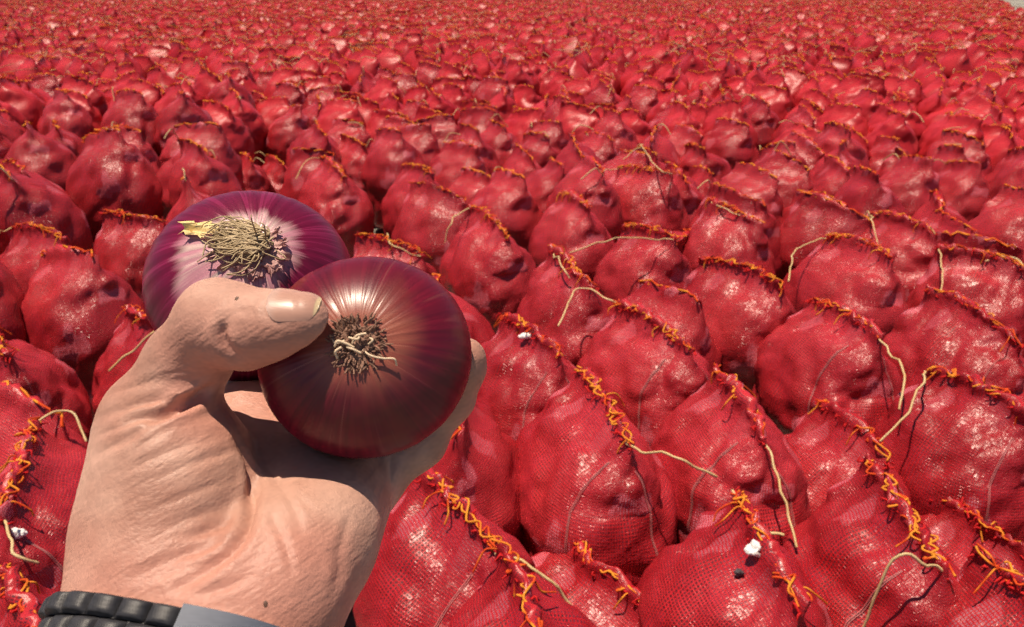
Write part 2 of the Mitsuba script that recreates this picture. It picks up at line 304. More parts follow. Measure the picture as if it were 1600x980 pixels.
def lift(x, y):                                            # the stack left of the joint stands higher
    t = ((np.array([x, y]) - ga) @ (gb - ga)) / ((gb - ga) @ (gb - ga)); n = (gb - ga) / np.linalg.norm(gb - ga); side = (x - ga[0]) * n[1] - (y - ga[1]) * n[0]
    if meshkit.noise(np.array([x * 37.7, y * 41.3, 0.5]), 3) < .13: return -.20      # here and there a sack sank or was taken out
    if joint(x, y) < .21: return -.19                    # only low sacks at the bottom of the joint
    return .16 if side < 0 and -.05 < t < 1.6 else 0.0
fill = np.array([q for q in fill if joint(*q) > .015])
def settle(x, y, r, m):                                    # slumped and leaning sacks
    return m.rotate([1, 0, 0], float(r.normal() * 7)).rotate([0, 1, 0], float(r.normal() * 7)).scale([float(r.uniform(.90, 1.08)), float(r.uniform(.9, 1.08)), float(r.uniform(.92, 1.05))])
N_MID = 300 - len(NEAR)
VAR = []
for k in range(14):
    S = sack(500 + k, 56, 32, half_w=.150, half_l=.203, fine=False)
    VAR.append((body_ply(S, 56, 32, 'net_material'), mikit.ply(stitches(S[2], 900 + k, False), 'stitch_material', True), S[2]))
for n, (x, y) in enumerate(fill[:N_MID]):
    v = int(rng.integers(14)); m = settle(x, y, rng, place(x, y, rng.normal() * .034 - .012 + lift(x, y), angle_at(x, rng) + (180 if rng.random() < .5 else 0)))
    key = numbered('onion_sack'); add_parts(key, {**VAR[v][0], 'bsdf': {'type': 'ref', 'id': 'net_material' if n < 90 or rng.random() < .2 else 'far_net_material'}}, VAR[v][1], m)
    has = rng.random() < .45
    if has:
        mm = np.array(m.matrix); e = -2 if rng.random() < .5 else 1
        s0 = VAR[v][2][e] @ mm[:3, :3].T + mm[:3, 3]; a = rng.uniform(0, 6.28); w = np.array([math.cos(a), math.sin(a), 0]); L = rng.uniform(.06, .15)
        scene[key + '__cord_tail'] = mikit.ply(cord([s0, s0 + w * L * .4 + [0, 0, rng.uniform(.02, .07)], s0 + w * L + [0, 0, rng.uniform(-.05, .05)]], .0028, 5, 10), 'cord_material', True)
    d = np.array([x, y, .5]) - EYE; zc = d @ FWD; sx, sy = (d @ RIGHT) / zc * FOC / 800, (d @ UP) / zc * FOC / 490
    band = 'in near rows' if sy < .2 else 'in middle rows' if sy < .45 else 'in upper rows'
    side = ['at the left edge', 'left of centre', 'in the centre', 'right of centre', 'at the right edge'][int(np.clip((sx + 1) / .4, 0, 4))]
    tail = 'without loose cord' if not has else 'with cream cord pointing ' + ('left' if w[0] < -.5 else 'right' if w[0] > .5 else 'back' if w[1] > 0 else 'forward')
    labels[key] = {'label': f'red onion sack {tail}, {band} {side}', 'category': 'sack', 'group': 'red mesh onion sacks packed over the yard'}
FAR = []
for k in range(7):
    S = sack(700 + k, 30, 17, half_w=.150, half_l=.203, fine=False); r = np.random.default_rng(k)
    tails = [cord([S[2][1], S[2][1] + [r.normal() * .04, -.03, .05], S[2][1] + [r.normal() * .09, -.08, r.uniform(-.03, .06)]], .0035, 4, 6)] if k % 7 else []
    scene[f'far_sack_{"abcdefg"[k]}'] = {'type': 'shapegroup', 'bag': body_ply(S, 30, 17, 'far_net_material'), 'yarn': mikit.ply(stitches(S[2], 800 + k, False), 'stitch_material', True),
                                        **({'tail': mikit.ply(join(tails), 'cord_material', True)} if tails else {})}
for n, (x, y) in enumerate(fill[N_MID:]):
    v = int(rng.integers(7))
    scene[f'distant_onion_sacks__{n + 1:03d}'] = {'type': 'instance', 'to_world': settle(x, y, rng, place(x, y, rng.normal() * .045 - .01 + lift(x, y), angle_at(x, rng) + (180 if rng.random() < .5 else 0))), 'g': {'type': 'ref', 'id': f'far_sack_{"abcdefg"[v]}'}}
labels['distant_onion_sacks'] = {'label': 'rest of the field of red onion sacks, blurring together up to the top edge', 'category': 'sacks', 'kind': 'stuff'}
print('sacks', len(NEAR), len(fill))
#HAND#
# ------------------------------------------------------------------ hand, watch and onions: a frame of their own, held 27 cm in front of the phone
HO = EYE + FWD * .27
HB = np.stack([RIGHT, UP, -FWD], 1)                    # columns: across, up along the fingers, out of the palm
def W(p): return HO + np.asarray(p) @ HB.T
def P(x, y, d): return np.array([(x - 800) * d / FOC, (490 - y) * d / FOC, .27 - d])
def unit(v): v = np.asarray(v, float); return v / np.linalg.norm(v)
ON1 = dict(c=P(573, 557, .2565), r=.0328, axis=unit([.075, .20, 1.0]))
ON2 = dict(c=P(395, 446, .2975), r=.0366, axis=unit([.31, .41, .86]))
def rc(p, a, b, ra, rb):
    ba = b - a; h = np.clip(((p - a) @ ba) / (ba @ ba), 0, 1)
    return np.linalg.norm(p - a - h[:, None] * ba, axis=1) - (ra + (rb - ra) * h)
def smin(a, b, k):
    h = np.clip(.5 + .5 * (b - a) / k, 0, 1); return b + (a - b) * h - k * h * (1 - h)
def joints(js): return [j if len(j) == 2 else (P(*j[:3]), j[3] * j[2] / FOC) for j in js]
def chain(p, js, k=.006):
    d = None; js = joints(js)
    for (a, ra), (b, rb) in zip(js[:-1], js[1:]):
        e = rc(p, a, b, ra, rb)
        d = e if d is None else smin(d, e, k)
    return d
# joints: place in the photograph, distance from the phone, half thickness in the same pixels
THUMB = [(254, 640, .250, 70), (292, 568, .2475, 57), (342, 502, .2385, 58), (385, 509, .2335, 49), (432, 506, .229, 40), (474, 502, .2275, 30), (484, 499, .2275, 26)]
THUMB_PAD = [(388, 524, .2345, 43), (432, 517, .231, 33)]
THENAR = [[(246, 660, .252, 80), (266, 720, .248, 106), (282, 790, .243, 102), (256, 860, .238, 104)], [(232, 840, .240, 104), (226, 900, .234, 94)]]
PALM = [[(430, 720, .283, 74), (462, 790, .265, 92), (438, 880, .242, 102), (395, 980, .228, 106)], [(568, 758, .274, 44), (524, 800, .2565, 62), (505, 840, .244, 72), (452, 905, .231, 92)],
        [(395, 640, .287, 48), (430, 720, .282, 66)], [(490, 685, .290, 50), (480, 765, .272, 72)], [(560, 730, .283, 44), (520, 796, .262, 58)], [(370, 700, .285, 80), (330, 800, .262, 100), (300, 900, .244, 110)], [(480, 700, .288, 50), (520, 772, .270, 56)]]
ELBOW = unit([-.17, -.76, .63])                       # the forearm comes back towards the viewer
def forearm(x, y, d, r_, r2, L=.15): p = P(x, y, d); return [(p, r_ * d / FOC), (p + ELBOW * L, r2)]
ARM = [forearm(230, 930, .231, 90, .026), forearm(395, 985, .226, 98, .025), forearm(305, 960, .229, 112, .030)]
INDEX = [(392, 636, .298, 46), (398, 520, .346, 40), (400, 420, .349, 37), (398, 372, .343, 33)]
MIDDLE = [(470, 670, .302, 45), (512, 545, .345, 38), (490, 450, .345, 36), (478, 405, .340, 32)]
RING = [(550, 702, .295, 42), (628, 610, .305, 36), (648, 520, .300, 33), (640, 480, .293, 30)]
LITTLE = [(583, 752, .279, 42), (655, 690, .283, 37), (704, 620, .281, 34), (724, 575, .2755, 30), (729, 556, .273, 27)]
def hand_sdf(p):
    t = smin(chain(p, THUMB, .008), chain(p, THUMB_PAD), .008)
    th = chain(p, THENAR[0], .012); th = smin(th, chain(p, THENAR[1], .012), .012)
    palm = chain(p, PALM[0], .01)
    for c in PALM[1:]: palm = smin(palm, chain(p, c, .01), .012)
    arm = chain(p, ARM[0], .01)
    for c in ARM[1:]: arm = smin(arm, chain(p, c, .01), .015)
    f = None
    for c in (INDEX, MIDDLE, RING, LITTLE):
        e = chain(p, c, .006); f = e if f is None else smin(f, e, .002)
    d = smin(t, th, .006)
    d = smin(d, palm, .0035); d = smin(d, arm, .014); d = smin(d, f, .007)
    for o in (ON1, ON2):                                # flesh gives way where the onions press
        q = p - o['c']; e = np.linalg.norm(q, axis=1) - o['r'] * 1.004
        d = -smin(-d, e, .0015)
    return d
def grad(p, h=3e-4):
    g_ = np.stack([hand_sdf(p + h * e) - hand_sdf(p - h * e) for e in np.eye(3)], 1); return g_ / (np.linalg.norm(g_, axis=1, keepdims=True) + 1e-9)
def surface_net(fn, lo, hi, step):
    n = np.ceil((np.array(hi) - lo) / step).astype(int) + 1; ax = [lo[k] + step * np.arange(n[k]) for k in range(3)]
    # coarse pass finds the blocks that the surface runs through
    G = np.full(n, 1.0, np.float32); B = 8
    cs = [a[::B] + step * B / 2 for a in ax]; C = np.stack(np.meshgrid(*cs, indexing='ij'), -1); dc = fn(C.reshape(-1, 3)).reshape(C.shape[:3])
    G[...] = np.sign(np.repeat(np.repeat(np.repeat(dc, B, 0), B, 1), B, 2)[:n[0], :n[1], :n[2]])
    for b in np.argwhere(np.abs(dc) < step * B * 1.1):
        s = tuple(slice(i * B, min((i + 1) * B, m)) for i, m in zip(b, n)); X = np.stack(np.meshgrid(*[a[t] for a, t in zip(ax, s)], indexing='ij'), -1)
        G[s] = fn(X.reshape(-1, 3)).reshape(X.shape[:3])
    cnt, acc = np.zeros(n - 1), np.zeros((*(n - 1), 3)); cor = [(i, j, k) for i in (0, 1) for j in (0, 1) for k in (0, 1)]
    sub = lambda c: G[c[0]:n[0] - 1 + c[0], c[1]:n[1] - 1 + c[1], c[2]:n[2] - 1 + c[2]]
    for a in cor:
        for k in range(3):
            if a[k]: continue
            b = list(a); b[k] = 1; A, Bv = sub(a), sub(b); x = (A < 0) != (Bv < 0); t = np.where(x, A / np.where(x, A - Bv, 1), 0)
            cnt += x; pt = np.array(a, float)[None, None, None] + t[..., None] * np.eye(3)[k]; acc += np.where(x[..., None], pt, 0)
    on = cnt > 0; idx = np.full(n - 1, -1); idx[on] = np.arange(on.sum()); ijk = np.argwhere(on)
    V = np.array(lo) + step * (ijk + acc[on] / cnt[on][:, None]); F = []
    for k in range(3):
        u, v = (k + 1) % 3, (k + 2) % 3
        sl = [slice(1, n[0] - 1), slice(1, n[1] - 1), slice(1, n[2] - 1)]; sl[k] = slice(0, n[k] - 1); s2 = list(sl); s2[k] = slice(1, n[k])
        A, Bv = G[tuple(sl)], G[tuple(s2)]; x = np.argwhere((A < 0) != (Bv < 0)); neg = (A < 0)[tuple(x.T)]
        x = x + [1 if m != k else 0 for m in range(3)]; eu, ev = np.eye(3, dtype=int)[u], np.eye(3, dtype=int)[v]
        q = np.stack([idx[tuple((x - o).T)] for o in (eu + ev, ev, eu * 0, eu)], 1); q = np.where(neg[:, None], q, q[:, ::-1]); F.append(q)
    F = np.vstack(F); F = F[(F >= 0).all(1)]
    return V, np.vstack([F[:, [0, 1, 2]], F[:, [0, 2, 3]]])
def onto(p, n=3):
    for _ in range(n): p = p - grad(p) * np.clip(hand_sdf(p), -.003, .003)[:, None]
    return p
def cast(o, d, n=70):
    """sphere tracing to the skin"""
    p = np.array(o, float); d = np.asarray(d, float)
    for _ in range(n): p = p + d * (hand_sdf(p) * .8)[:, None]
    return p
def on_skin(pts):
    """points of the skin that face the phone"""
    o = np.array([P(x, y, .20) for x, y in pts]); e = np.array([P(x, y, .3) for x, y in pts]) - o
    return cast(o, e / np.linalg.norm(e, axis=1, keepdims=True))
hv, hf = surface_net(hand_sdf, [-.215, -.165, -.10], [-.005, .04, .07], .0017)
hm = trimesh.Trimesh(hv, hf, process=False); hv, hf = trimesh.remesh.subdivide(hm.vertices, hm.faces); hv = onto(hv, 1); hm = trimesh.Trimesh(hv, hf, process=False); hn = np.array(hm.vertex_normals)
# folds and lines of the skin: (depth, width, points)
FOLDS = [(.0016, .0013, [(326, 603), (300, 622), (262, 628), (220, 632), (185, 642), (152, 652)]), (.0022, .0014, [(318, 610), (285, 634), (250, 648), (222, 652), (198, 660)]),
 (.0030, .0016, [(330, 606), (305, 624), (270, 644), (238, 660)]), (.0014, .0014, [(238, 660), (205, 682), (175, 698), (150, 712)]), (.0008, .0009, [(290, 655), (240, 684), (200, 705)]),
 (.0008, .0010, [(300, 592), (250, 596), (200, 606), (165, 618)]), (.0006, .0008, [(310, 580), (260, 585), (215, 598)]), (.0007, .0009, [(235, 660), (180, 670), (148, 684)]),
 (.0022, .0016, [(352, 503), (346, 520), (352, 540), (366, 558)]), (.0005, .0008, [(358, 490), (375, 487), (395, 489)]), (.0004, .0007, [(425, 500), (440, 508), (465, 514)]), (.0004, .0008, [(410, 475), (415, 490), (428, 502)]),
 (.0028, .0016, [(372, 690), (388, 725), (394, 765), (392, 800), (382, 832), (360, 862), (325, 890), (285, 915)]), (.0012, .0012, [(388, 720), (402, 745), (410, 790), (400, 830), (380, 862)]),
 (.0010, .0011, [(394, 690), (420, 735), (446, 770), (462, 800), (470, 830)]), (.0006, .0010, [(430, 730), (460, 770), (490, 800)]), (.0009, .0010, [(420, 800), (445, 850), (458, 900)]),
 (.0016, .0016, [(382, 842), (330, 858), (285, 868), (240, 886), (205, 905)]), (.0013, .0014, [(376, 860), (320, 880), (270, 893), (230, 908)]), (.0009, .0012, [(366, 815), (320, 832), (280, 842)]),
 (.0010, .0012, [(390, 900), (350, 918), (300, 930)]), (.0007, .0011, [(300, 730), (340, 712), (372, 700)]), (.0006, .0011, [(230, 755), (290, 728), (350, 700)]), (.0006, .0010, [(225, 800), (300, 770), (370, 745)]),
 (.0007, .0012, [(250, 828), (310, 806), (375, 780)]), (.0006, .0010, [(190, 740), (240, 715), (300, 690)]), (.0011, .0018, [(528, 860), (532, 890), (522, 925)]), (.0007, .0012, [(548, 800), (535, 845), (528, 870)]),
 (.0012, .0012, [(612, 755), (610, 735), (612, 715)]), (.0004, .0008, [(350, 640), (362, 662), (372, 690)])]
ok = hn[:, 2] > -.1
for depth, width, pts in FOLDS:
    line = on_skin(curve(np.array(pts, float), 60)); tr = cKDTree(line); dd, ii = tr.query(hv, distance_upper_bound=width * 5); m_ = np.isfinite(dd) & ok
    end = np.sin(np.clip(ii[m_] / 59, 0.02, .98) * math.pi) ** .5
    hv[m_] += hn[m_] * (end * depth * (.9 if depth > .0018 else .5) * (-np.exp(-(dd[m_] / width) ** 2) + .35 * np.exp(-((dd[m_] - 2.3 * width) / (1.2 * width)) ** 2)))[:, None]
q_ = hv @ unit([-.50, .87, -.1])                        # fine wrinkles that run across the ball of the thumb
al = hv @ unit([.87, .50, .1])
wr = meshkit.noise(np.stack([al * 110, q_ * 620, hv[:, 2] * 90], 1), 3) - .5
ball = np.exp(-((np.linalg.norm(hv - P(262, 760, .26), axis=1) / .045) ** 4))
hv += hn * (wr * .00015 * ball + (meshkit.fbm(hv * 160, 3, 5) - .5) * .0004)[:, None]
def skin_colour(p, n, uv):
    a = fbm(p.x * 60, p.y * 60, p.z * 60); b = noise(p.x * 24 + 3, p.y * 24, p.z * 24); c = noise(p.x * 900, p.y * 900, p.z * 900)
    base = mix((.36, .178, .130), (.50, .292, .224), smoothstep(.25, .75, a))
    base = mix(base, (.48, .205, .155), smoothstep(.45, .75, b) * .7)
    return base * (.93 + .14 * c)
def skin_bump(p, n, uv):
    x, y, z = p.x * 1.0, p.z * UPz + p.y * UPy, 0
    s = p.x * -.50 + (p.z * UPz + p.y * UPy) * .87; t = p.x * .87 + (p.z * UPz + p.y * UPy) * .5
    return noise(s * 1300, t * 260, p.y * 200) * .7 + noise(p.x * 1900, p.y * 1900, p.z * 1900) * .5 + noise(t * 1100, s * 380, p.y * 200) * .3
UPy, UPz = float(UP[1]), float(UP[2])
scene['skin_material'] = {'type': 'bumpmap', 'scale': .00022, 't': proc(skin_bump, 2e-4), 'bsdf': {'type': 'principled', 'base_color': proc(skin_colour), 'roughness': .52, 'specular': .38}}
scene['person__skin'] = mikit.ply((W(hv), hf), 'skin_material', True)
labels['person'] = {'label': 'bare left hand of a person holding up two red onions', 'category': 'person'}
# thumb nail: a curved plate of its own on the last joint
ta, tb = P(430, 497, .2285), P(507, 497, .2275); tx = unit(tb - ta); tm = unit(np.array([0, .72, .69]) - tx * (tx @ np.array([0, .72, .69]))); ts = np.cross(tx, tm)
ns, na = 26, 21; rows = []
for i in range(ns):
    s = i / (ns - 1); half = math.radians(52) * min(1, math.sqrt(max(0, 1 - (1 - min(s / .30, 1)) ** 2)) * .98 + .02) * (1 if s < .80 else math.sqrt(max(.02, 1 - ((s - .80) / .20) ** 2 * .9)))
    for j in range(na):
        a = half * (j / (na - 1) * 2 - 1); o = ta + tx * (np.linalg.norm(tb - ta) * min(s, .965)); d = tm * math.cos(a) + ts * math.sin(a)
        rows.append((o, d, max(0, s - .965), a))
o_, d_ = np.array([r[0] for r in rows]), np.array([r[1] for r in rows])
hit = np.array(o_ + d_ * .016)
for _ in range(60): hit = hit - d_ * (hand_sdf(hit) * .8)[:, None]
hit = hit + tx * np.array([r[2] for r in rows])[:, None] * np.linalg.norm(tb - ta); ed = np.array([min(1, (1 - abs(r[3]) / math.radians(60)) * 3) for r in rows])
top_, bot_ = hit + d_ * (.00015 + .00045 * ed[:, None]), hit - d_ * .0004
i, j = np.meshgrid(np.arange(ns - 1), np.arange(na - 1), indexing='ij'); i, j = i.ravel(), j.ravel(); qd = np.stack([i * na + j, (i + 1) * na + j, (i + 1) * na + j + 1, i * na + j + 1], 1)
m_ = ns * na; rim = [*range(0, na - 1), *range(na - 1, m_ - 1, na), *range(m_ - 1, m_ - na, -1), *range(m_ - na, 0, -na)]; rq = np.array([[a, b, b + m_, a + m_] for a, b in zip(rim, rim[1:] + rim[:1])])
nv_, nf_ = W(np.vstack([top_, bot_])), np.vstack([qd, qd[:, ::-1] + m_, rq[:, ::-1]])
nail_c, nail_t = W(ta), HB @ tx; nail_len = float(np.linalg.norm(tb - ta))
def nail_colour(p, n, uv):
    s = ((p.x - float(nail_c[0])) * float(nail_t[0]) + (p.y - float(nail_c[1])) * float(nail_t[1]) + (p.z - float(nail_c[2])) * float(nail_t[2])) / nail_len
    c = mix((.46, .29, .235), (.43, .235, .180), smoothstep(.10, .30, s + .04 * noise(p.x * 400, p.y * 400, p.z * 400)))     # pale half moon, pink bed, free edge
    return mix(c, (.50, .38, .23), smoothstep(.90, .94, s))
scene['nail_material'] = {'type': 'twosided', 'b': {'type': 'principled', 'base_color': proc(nail_colour), 'roughness': .34, 'specular': .45}}
scene['person__thumb_nail'] = mikit.ply((nv_, nf_), 'nail_material', 40)
scene['mole_material'] = {'type': 'principled', 'base_color': {'type': 'rgb', 'value': [.12, .06, .04]}, 'roughness': .6}
for k, (x, y, r_) in enumerate(((370, 467, .0006), (415, 944, .0006), (415, 803, .0004))):
    c = on_skin([(x, y)])[0]; s = trimesh.creation.icosphere(2); n_ = grad(c[None])[0]; v = s.vertices * [1, 1.5, 1]; v = v - (v @ n_)[:, None] * n_ * .6
    scene['person__mole' + (f'_{k:03d}' if k else '')] = mikit.ply((W(c + v * r_), s.faces), 'mole_material', True)

# ------------------------------------------------------------------ watch strap round the wrist
wa = P(270, 988, .225); ax_ = -ELBOW; e1 = unit(np.array([1.0, 0, 0]) - ax_ * ax_[0]); e2 = np.cross(ax_, e1)
e2 = e2 if e2[2] > 0 else -e2
ths = np.linspace(0, 2 * math.pi, 181); RINGS = {}
def ring_point(s, th, off):
    if s not in RINGS:
        d = np.outer(np.cos(ths), e1) + np.outer(np.sin(ths), e2); p = wa + ax_ * s + d * .004
        for _ in range(50): p = p - d * (hand_sdf(p) * .85)[:, None]
        RINGS[s] = ((p - wa - ax_ * s) * d).sum(1)
    th = th % (2 * math.pi)
    return wa + ax_ * s + (e1 * math.cos(th) + e2 * math.sin(th)) * (float(np.interp(th, ths, RINGS[s])) + off)
def pillow(w, l, h, n=14):
    """rounded strap link: w around the wrist, l along the arm, h thick, softly domed"""
    u = np.linspace(-1, 1, n); X, Y = np.meshgrid(u, u, indexing='ij'); e = 5
    f = np.clip(1 - np.abs(X) ** e, 0, 1) ** .5 * np.clip(1 - np.abs(Y) ** 6, 0, 1) ** .5
    t = np.stack([X * w / 2, Y * l / 2, h * (.35 + .65 * f - .28 * X ** 2 * f)], -1).reshape(-1, 3); b = np.stack([X * w / 2, Y * l / 2, X * 0 - h * .2], -1).reshape(-1, 3)
    i, j = np.meshgrid(np.arange(n - 1), np.arange(n - 1), indexing='ij'); i, j = i.ravel(), j.ravel(); q = np.stack([i * n + j, (i + 1) * n + j, (i + 1) * n + j + 1, i * n + j + 1], 1); m = n * n
    rim = [*range(0, n - 1), *range(n - 1, m - 1, n), *range(m - 1, m - n, -1), *range(m - n, 0, -n)]; rq = np.array([[a, b_, b_ + m, a + m] for a, b_ in zip(rim, rim[1:] + rim[:1])])
    return np.vstack([t, b]), np.vstack([q, q[:, ::-1] + m, rq[:, ::-1]])
def strap_colour(p, n, uv): return mix((.020, .020, .024), (.040, .039, .045), noise(p.x * 900, p.y * 900, p.z * 900))
def strap_bump(p, n, uv): return dr.sin((p.x * 1.0 + p.y * .7) * 5200) * dr.sin((p.x * .8 - p.z * 1.0) * 5200)
scene['strap_material'] = {'type': 'twosided', 'b': {'type': 'bumpmap', 'scale': .000012, 't': proc(strap_bump, 1e-4), 'bsdf': {'type': 'principled', 'base_color': proc(strap_colour), 'roughness': .5, 'specular': .4}}}
def clasp_colour(p, n, uv): return mix((.085, .097, .130), (.105, .118, .155), noise(p.x * 300, p.y * 2500, p.z * 300))
scene['clasp_material'] = {'type': 'twosided', 'b': {'type': 'principled', 'base_color': proc(clasp_colour), 'roughness': .55, 'metallic': .15}}
labels['watch_strap'] = {'label': 'dark grey padded link watch strap with a steel blue clasp on the wrist', 'category': 'watch'}
K = 25; loop = np.array([ring_point(0, t, 0) for t in ths]); arc = np.concatenate([[0], np.cumsum(np.linalg.norm(np.diff(loop, axis=0), axis=1))])
CL0, CL1 = math.radians(66), math.radians(24)
for row, (s, l) in enumerate(((-.0026, .0056), (-.0100, .0090), (-.0178, .0062))):
    for k in range(K):
        th = float(np.interp(((k + (.5 if row % 2 else 0)) % K) / K * arc[-1], arc, ths))
        if CL1 < th < CL0 - .06: continue
        w = arc[-1] / K
        p = ring_point(s, th, .0); tn = unit(ring_point(s, th + .05, 0) - ring_point(s, th - .05, 0)); up_ = unit(np.cross(tn, ax_)); up_ = up_ if up_ @ (p - wa - ax_ * s) > 0 else -up_
        lo_ = np.cross(up_, tn); v, f = pillow(w * 1.0, l, .0036); v = p + np.outer(v[:, 0], tn) + np.outer(v[:, 1], lo_) + np.outer(v[:, 2] + .0004, up_)
        scene[numbered('watch_strap__link')] = mikit.ply((W(v), f), 'strap_material', 50)
cs = []
n1, n2 = 22, 9
def clasp_sheet(off):
    return np.array([ring_point(s, th, off) for th in np.linspace(CL0, CL1, n1) for s in np.linspace(.0006, -.0215, n2)])
ct, cb = clasp_sheet(.0045), clasp_sheet(.0006); i, j = np.meshgrid(np.arange(n1 - 1), np.arange(n2 - 1), indexing='ij'); i, j = i.ravel(), j.ravel(); q = np.stack([i * n2 + j, (i + 1) * n2 + j, (i + 1) * n2 + j + 1, i * n2 + j + 1], 1)
m_ = n1 * n2; rim = [*range(0, n2 - 1), *range(n2 - 1, m_ - 1, n2), *range(m_ - 1, m_ - n2, -1), *range(m_ - n2, 0, -n2)]; rq = np.array([[a, b_, b_ + m_, a + m_] for a, b_ in zip(rim, rim[1:] + rim[:1])])
scene['watch_strap__clasp'] = mikit.ply((W(np.vstack([ct, cb])), np.vstack([q, q[:, ::-1] + m_, rq[:, ::-1]])), 'clasp_material', 35)

# ------------------------------------------------------------------ the two onions
def onion_frame(o, spin=0.0):
    a = o['axis']; x = unit(np.cross([0, 1.0, 0], a)); y = np.cross(a, x); return x, y, a
def onion_radius(th, r, flat, dip):
    return r * (1 - flat * np.cos(th) ** 2) - dip * np.exp(-(th / .22) ** 2) + r * .55 * np.clip((th - 2.75) / .39, 0, 1) ** 2
def onion_body(o, flat, dip, seed):
    x, y, a = onion_frame(o); n, m = 220, 120; ph = np.linspace(0, 2 * math.pi, n + 1); th = np.concatenate([np.linspace(0.02, .5, 36), np.linspace(.5, math.pi - .01, m - 36 + 1)[1:]])
    TH, PH = np.meshgrid(th, ph, indexing='ij'); R = onion_radius(TH, o['r'], flat, dip)
    k = np.random.default_rng(seed); am = k.normal(size=14) / 60; fr = k.integers(2, 40, 14); fs = k.uniform(0, 6.28, 14)
    R = R * (1 + .0035 * (am[:, None, None] * 60 * np.sin(fr[:, None, None] * PH + fs[:, None, None])).sum(0) / 4 * np.clip(TH * 2, 0, 1)) + .0008 * np.sin(2 * PH + 1) * np.sin(TH)
    d = np.cos(TH)[..., None] * a + np.sin(TH)[..., None] * (np.cos(PH)[..., None] * x + np.sin(PH)[..., None] * y)
    v = (o['c'] + d * R[..., None]).reshape(-1, 3); i, j = np.meshgrid(np.arange(len(th) - 1), np.arange(n), indexing='ij'); q = np.stack([i * (n + 1) + j, (i + 1) * (n + 1) + j, (i + 1) * (n + 1) + j + 1, i * (n + 1) + j + 1], -1).reshape(-1, 4)
    f = np.vstack([q[:, [0, 1, 2]], q[:, [0, 2, 3]]]); uv = np.stack([PH / (2 * math.pi), TH], -1).reshape(-1, 2)
    nn = np.zeros_like(v); c = np.cross(v[f[:, 1]] - v[f[:, 0]], v[f[:, 2]] - v[f[:, 0]])
    for t in range(3): np.add.at(nn, f[:, t], c)
    g_ = nn.reshape(len(th), n + 1, 3); e = g_[:, 0] + g_[:, -1]; g_[:, 0] = e; g_[:, -1] = e; nn = g_.reshape(-1, 3); nn /= np.linalg.norm(nn, axis=1, keepdims=True) + 1e-15
    return meshkit.write_ply((W(v), f), False, uv, None, nn @ HB.T)
def onion_at(o, th, ph, h, flat, dip):
    x, y, a = onion_frame(o); d = math.cos(th) * a + math.sin(th) * (math.cos(ph) * x + math.sin(ph) * y); return o['c'] + d * (float(onion_radius(np.array(th), o['r'], flat, dip)) + h)
def streaks(uv, f, seed): return noise(uv.x * f + seed, uv.y * 1.3, seed) * .6 + noise(uv.x * f * 2.7, uv.y * 2.2, seed + 5) * .4
def front_colour(p, n, uv):
    s, s2 = streaks(uv, 110., 3.), streaks(uv, 23., 9.); g = fbm(p.x * 90, p.y * 90, p.z * 90); v = uv.y
    skin = mix((.052, .001, .009), (.175, .004, .020), s * .7 + g * .3)
    skin = mix(skin, (.15, .024, .016), smoothstep(.55, .75, g) * .5)
    lim = .56 + .16 * (s2 - .5) + .10 * (s - .5) + .16 * (noise(uv.x * 5., 3.) - .5)
    inner = mix((.34, .115, .070), (.22, .045, .033), s)                    # paler skin that opens round the root
    c = mix(inner, skin, smoothstep(lim - .22, lim + .22, v))
    vein = smoothstep(.80, .90, noise(uv.x * 120, v * .7, 4)) * .18
    return mix(c, (.50, .20, .15), vein * smoothstep(1.5, .6, v))
def rear_colour(p, n, uv):
    s, s2 = streaks(uv, 120., 13.), streaks(uv, 19., 19.); g = fbm(p.x * 80, p.y * 80, p.z * 80); v = uv.y
    skin = mix((.060, .001, .015), (.20, .003, .042), s * .55 + g * .25 + .1)
    skin = mix(skin, (.28, .022, .09), smoothstep(.62, .80, s) * .35)
    side = dr.maximum(0, dr.cos(uv.x * 6.2832 - 3.75))                     # the dry skin is rubbed open mostly on the thumb's side
    lim = .42 + .44 * side + .22 * (s2 - .5) + .16 * (s - .5)
    inner = mix((.60, .44, .40), (.46, .20, .25), smoothstep(.3, .7, s * .6 + g * .4))   # papery skin rubbed open
    return mix(inner, skin, smoothstep(lim - .08, lim + .12, v))
def vein_bump(p, n, uv): return streaks(uv, 110., 2.) * 1.0 + noise(uv.x * 420, uv.y * 3.) * .4
for nm, fn, rg in (('front_onion_material', front_colour, .33), ('rear_onion_material', rear_colour, .30)):
    scene[nm] = {'type': 'twosided', 'b': {'type': 'bumpmap', 'scale': .00012, 't': proc(vein_bump, 2e-4), 'bsdf': {'type': 'principled', 'base_color': proc(fn), 'roughness': rg, 'specular': .16, 'clearcoat': 1.0, 'clearcoat_gloss': .58}}}
def root_colour(p, n, uv): return mix((.26, .18, .09), (.56, .43, .26), noise(p.x * 500, p.y * 500, p.z * 500))
scene['root_material'] = {'type': 'twosided', 'b': {'type': 'principled', 'base_color': proc(root_colour), 'roughness': .75}}
def stub_colour(p, n, uv): return mix((.10, .045, .03), (.36, .20, .14), noise(p.x * 700, p.y * 700, p.z * 700))
scene['stub_material'] = {'type': 'twosided', 'b': {'type': 'principled', 'base_color': proc(stub_colour), 'roughness': .8}}
def scale_colour(p, n, uv): return mix((.30, .13, .12), (.55, .33, .30), noise(p.x * 420, p.y * 420, p.z * 420))
scene['dry_scale_material'] = {'type': 'twosided', 'b': {'type': 'principled', 'base_color': proc(scale_colour), 'roughness': .6}}
scene['yellow_scale_material'] = {'type': 'twosided', 'b': {'type': 'principled', 'base_color': {'type': 'rgb', 'value': [.68, .50, .20]}, 'roughness': .55}}
scene['strand_material'] = {'type': 'twosided', 'b': {'type': 'principled', 'base_color': {'type': 'rgb', 'value': [.66, .50, .34]}, 'roughness': .6}}
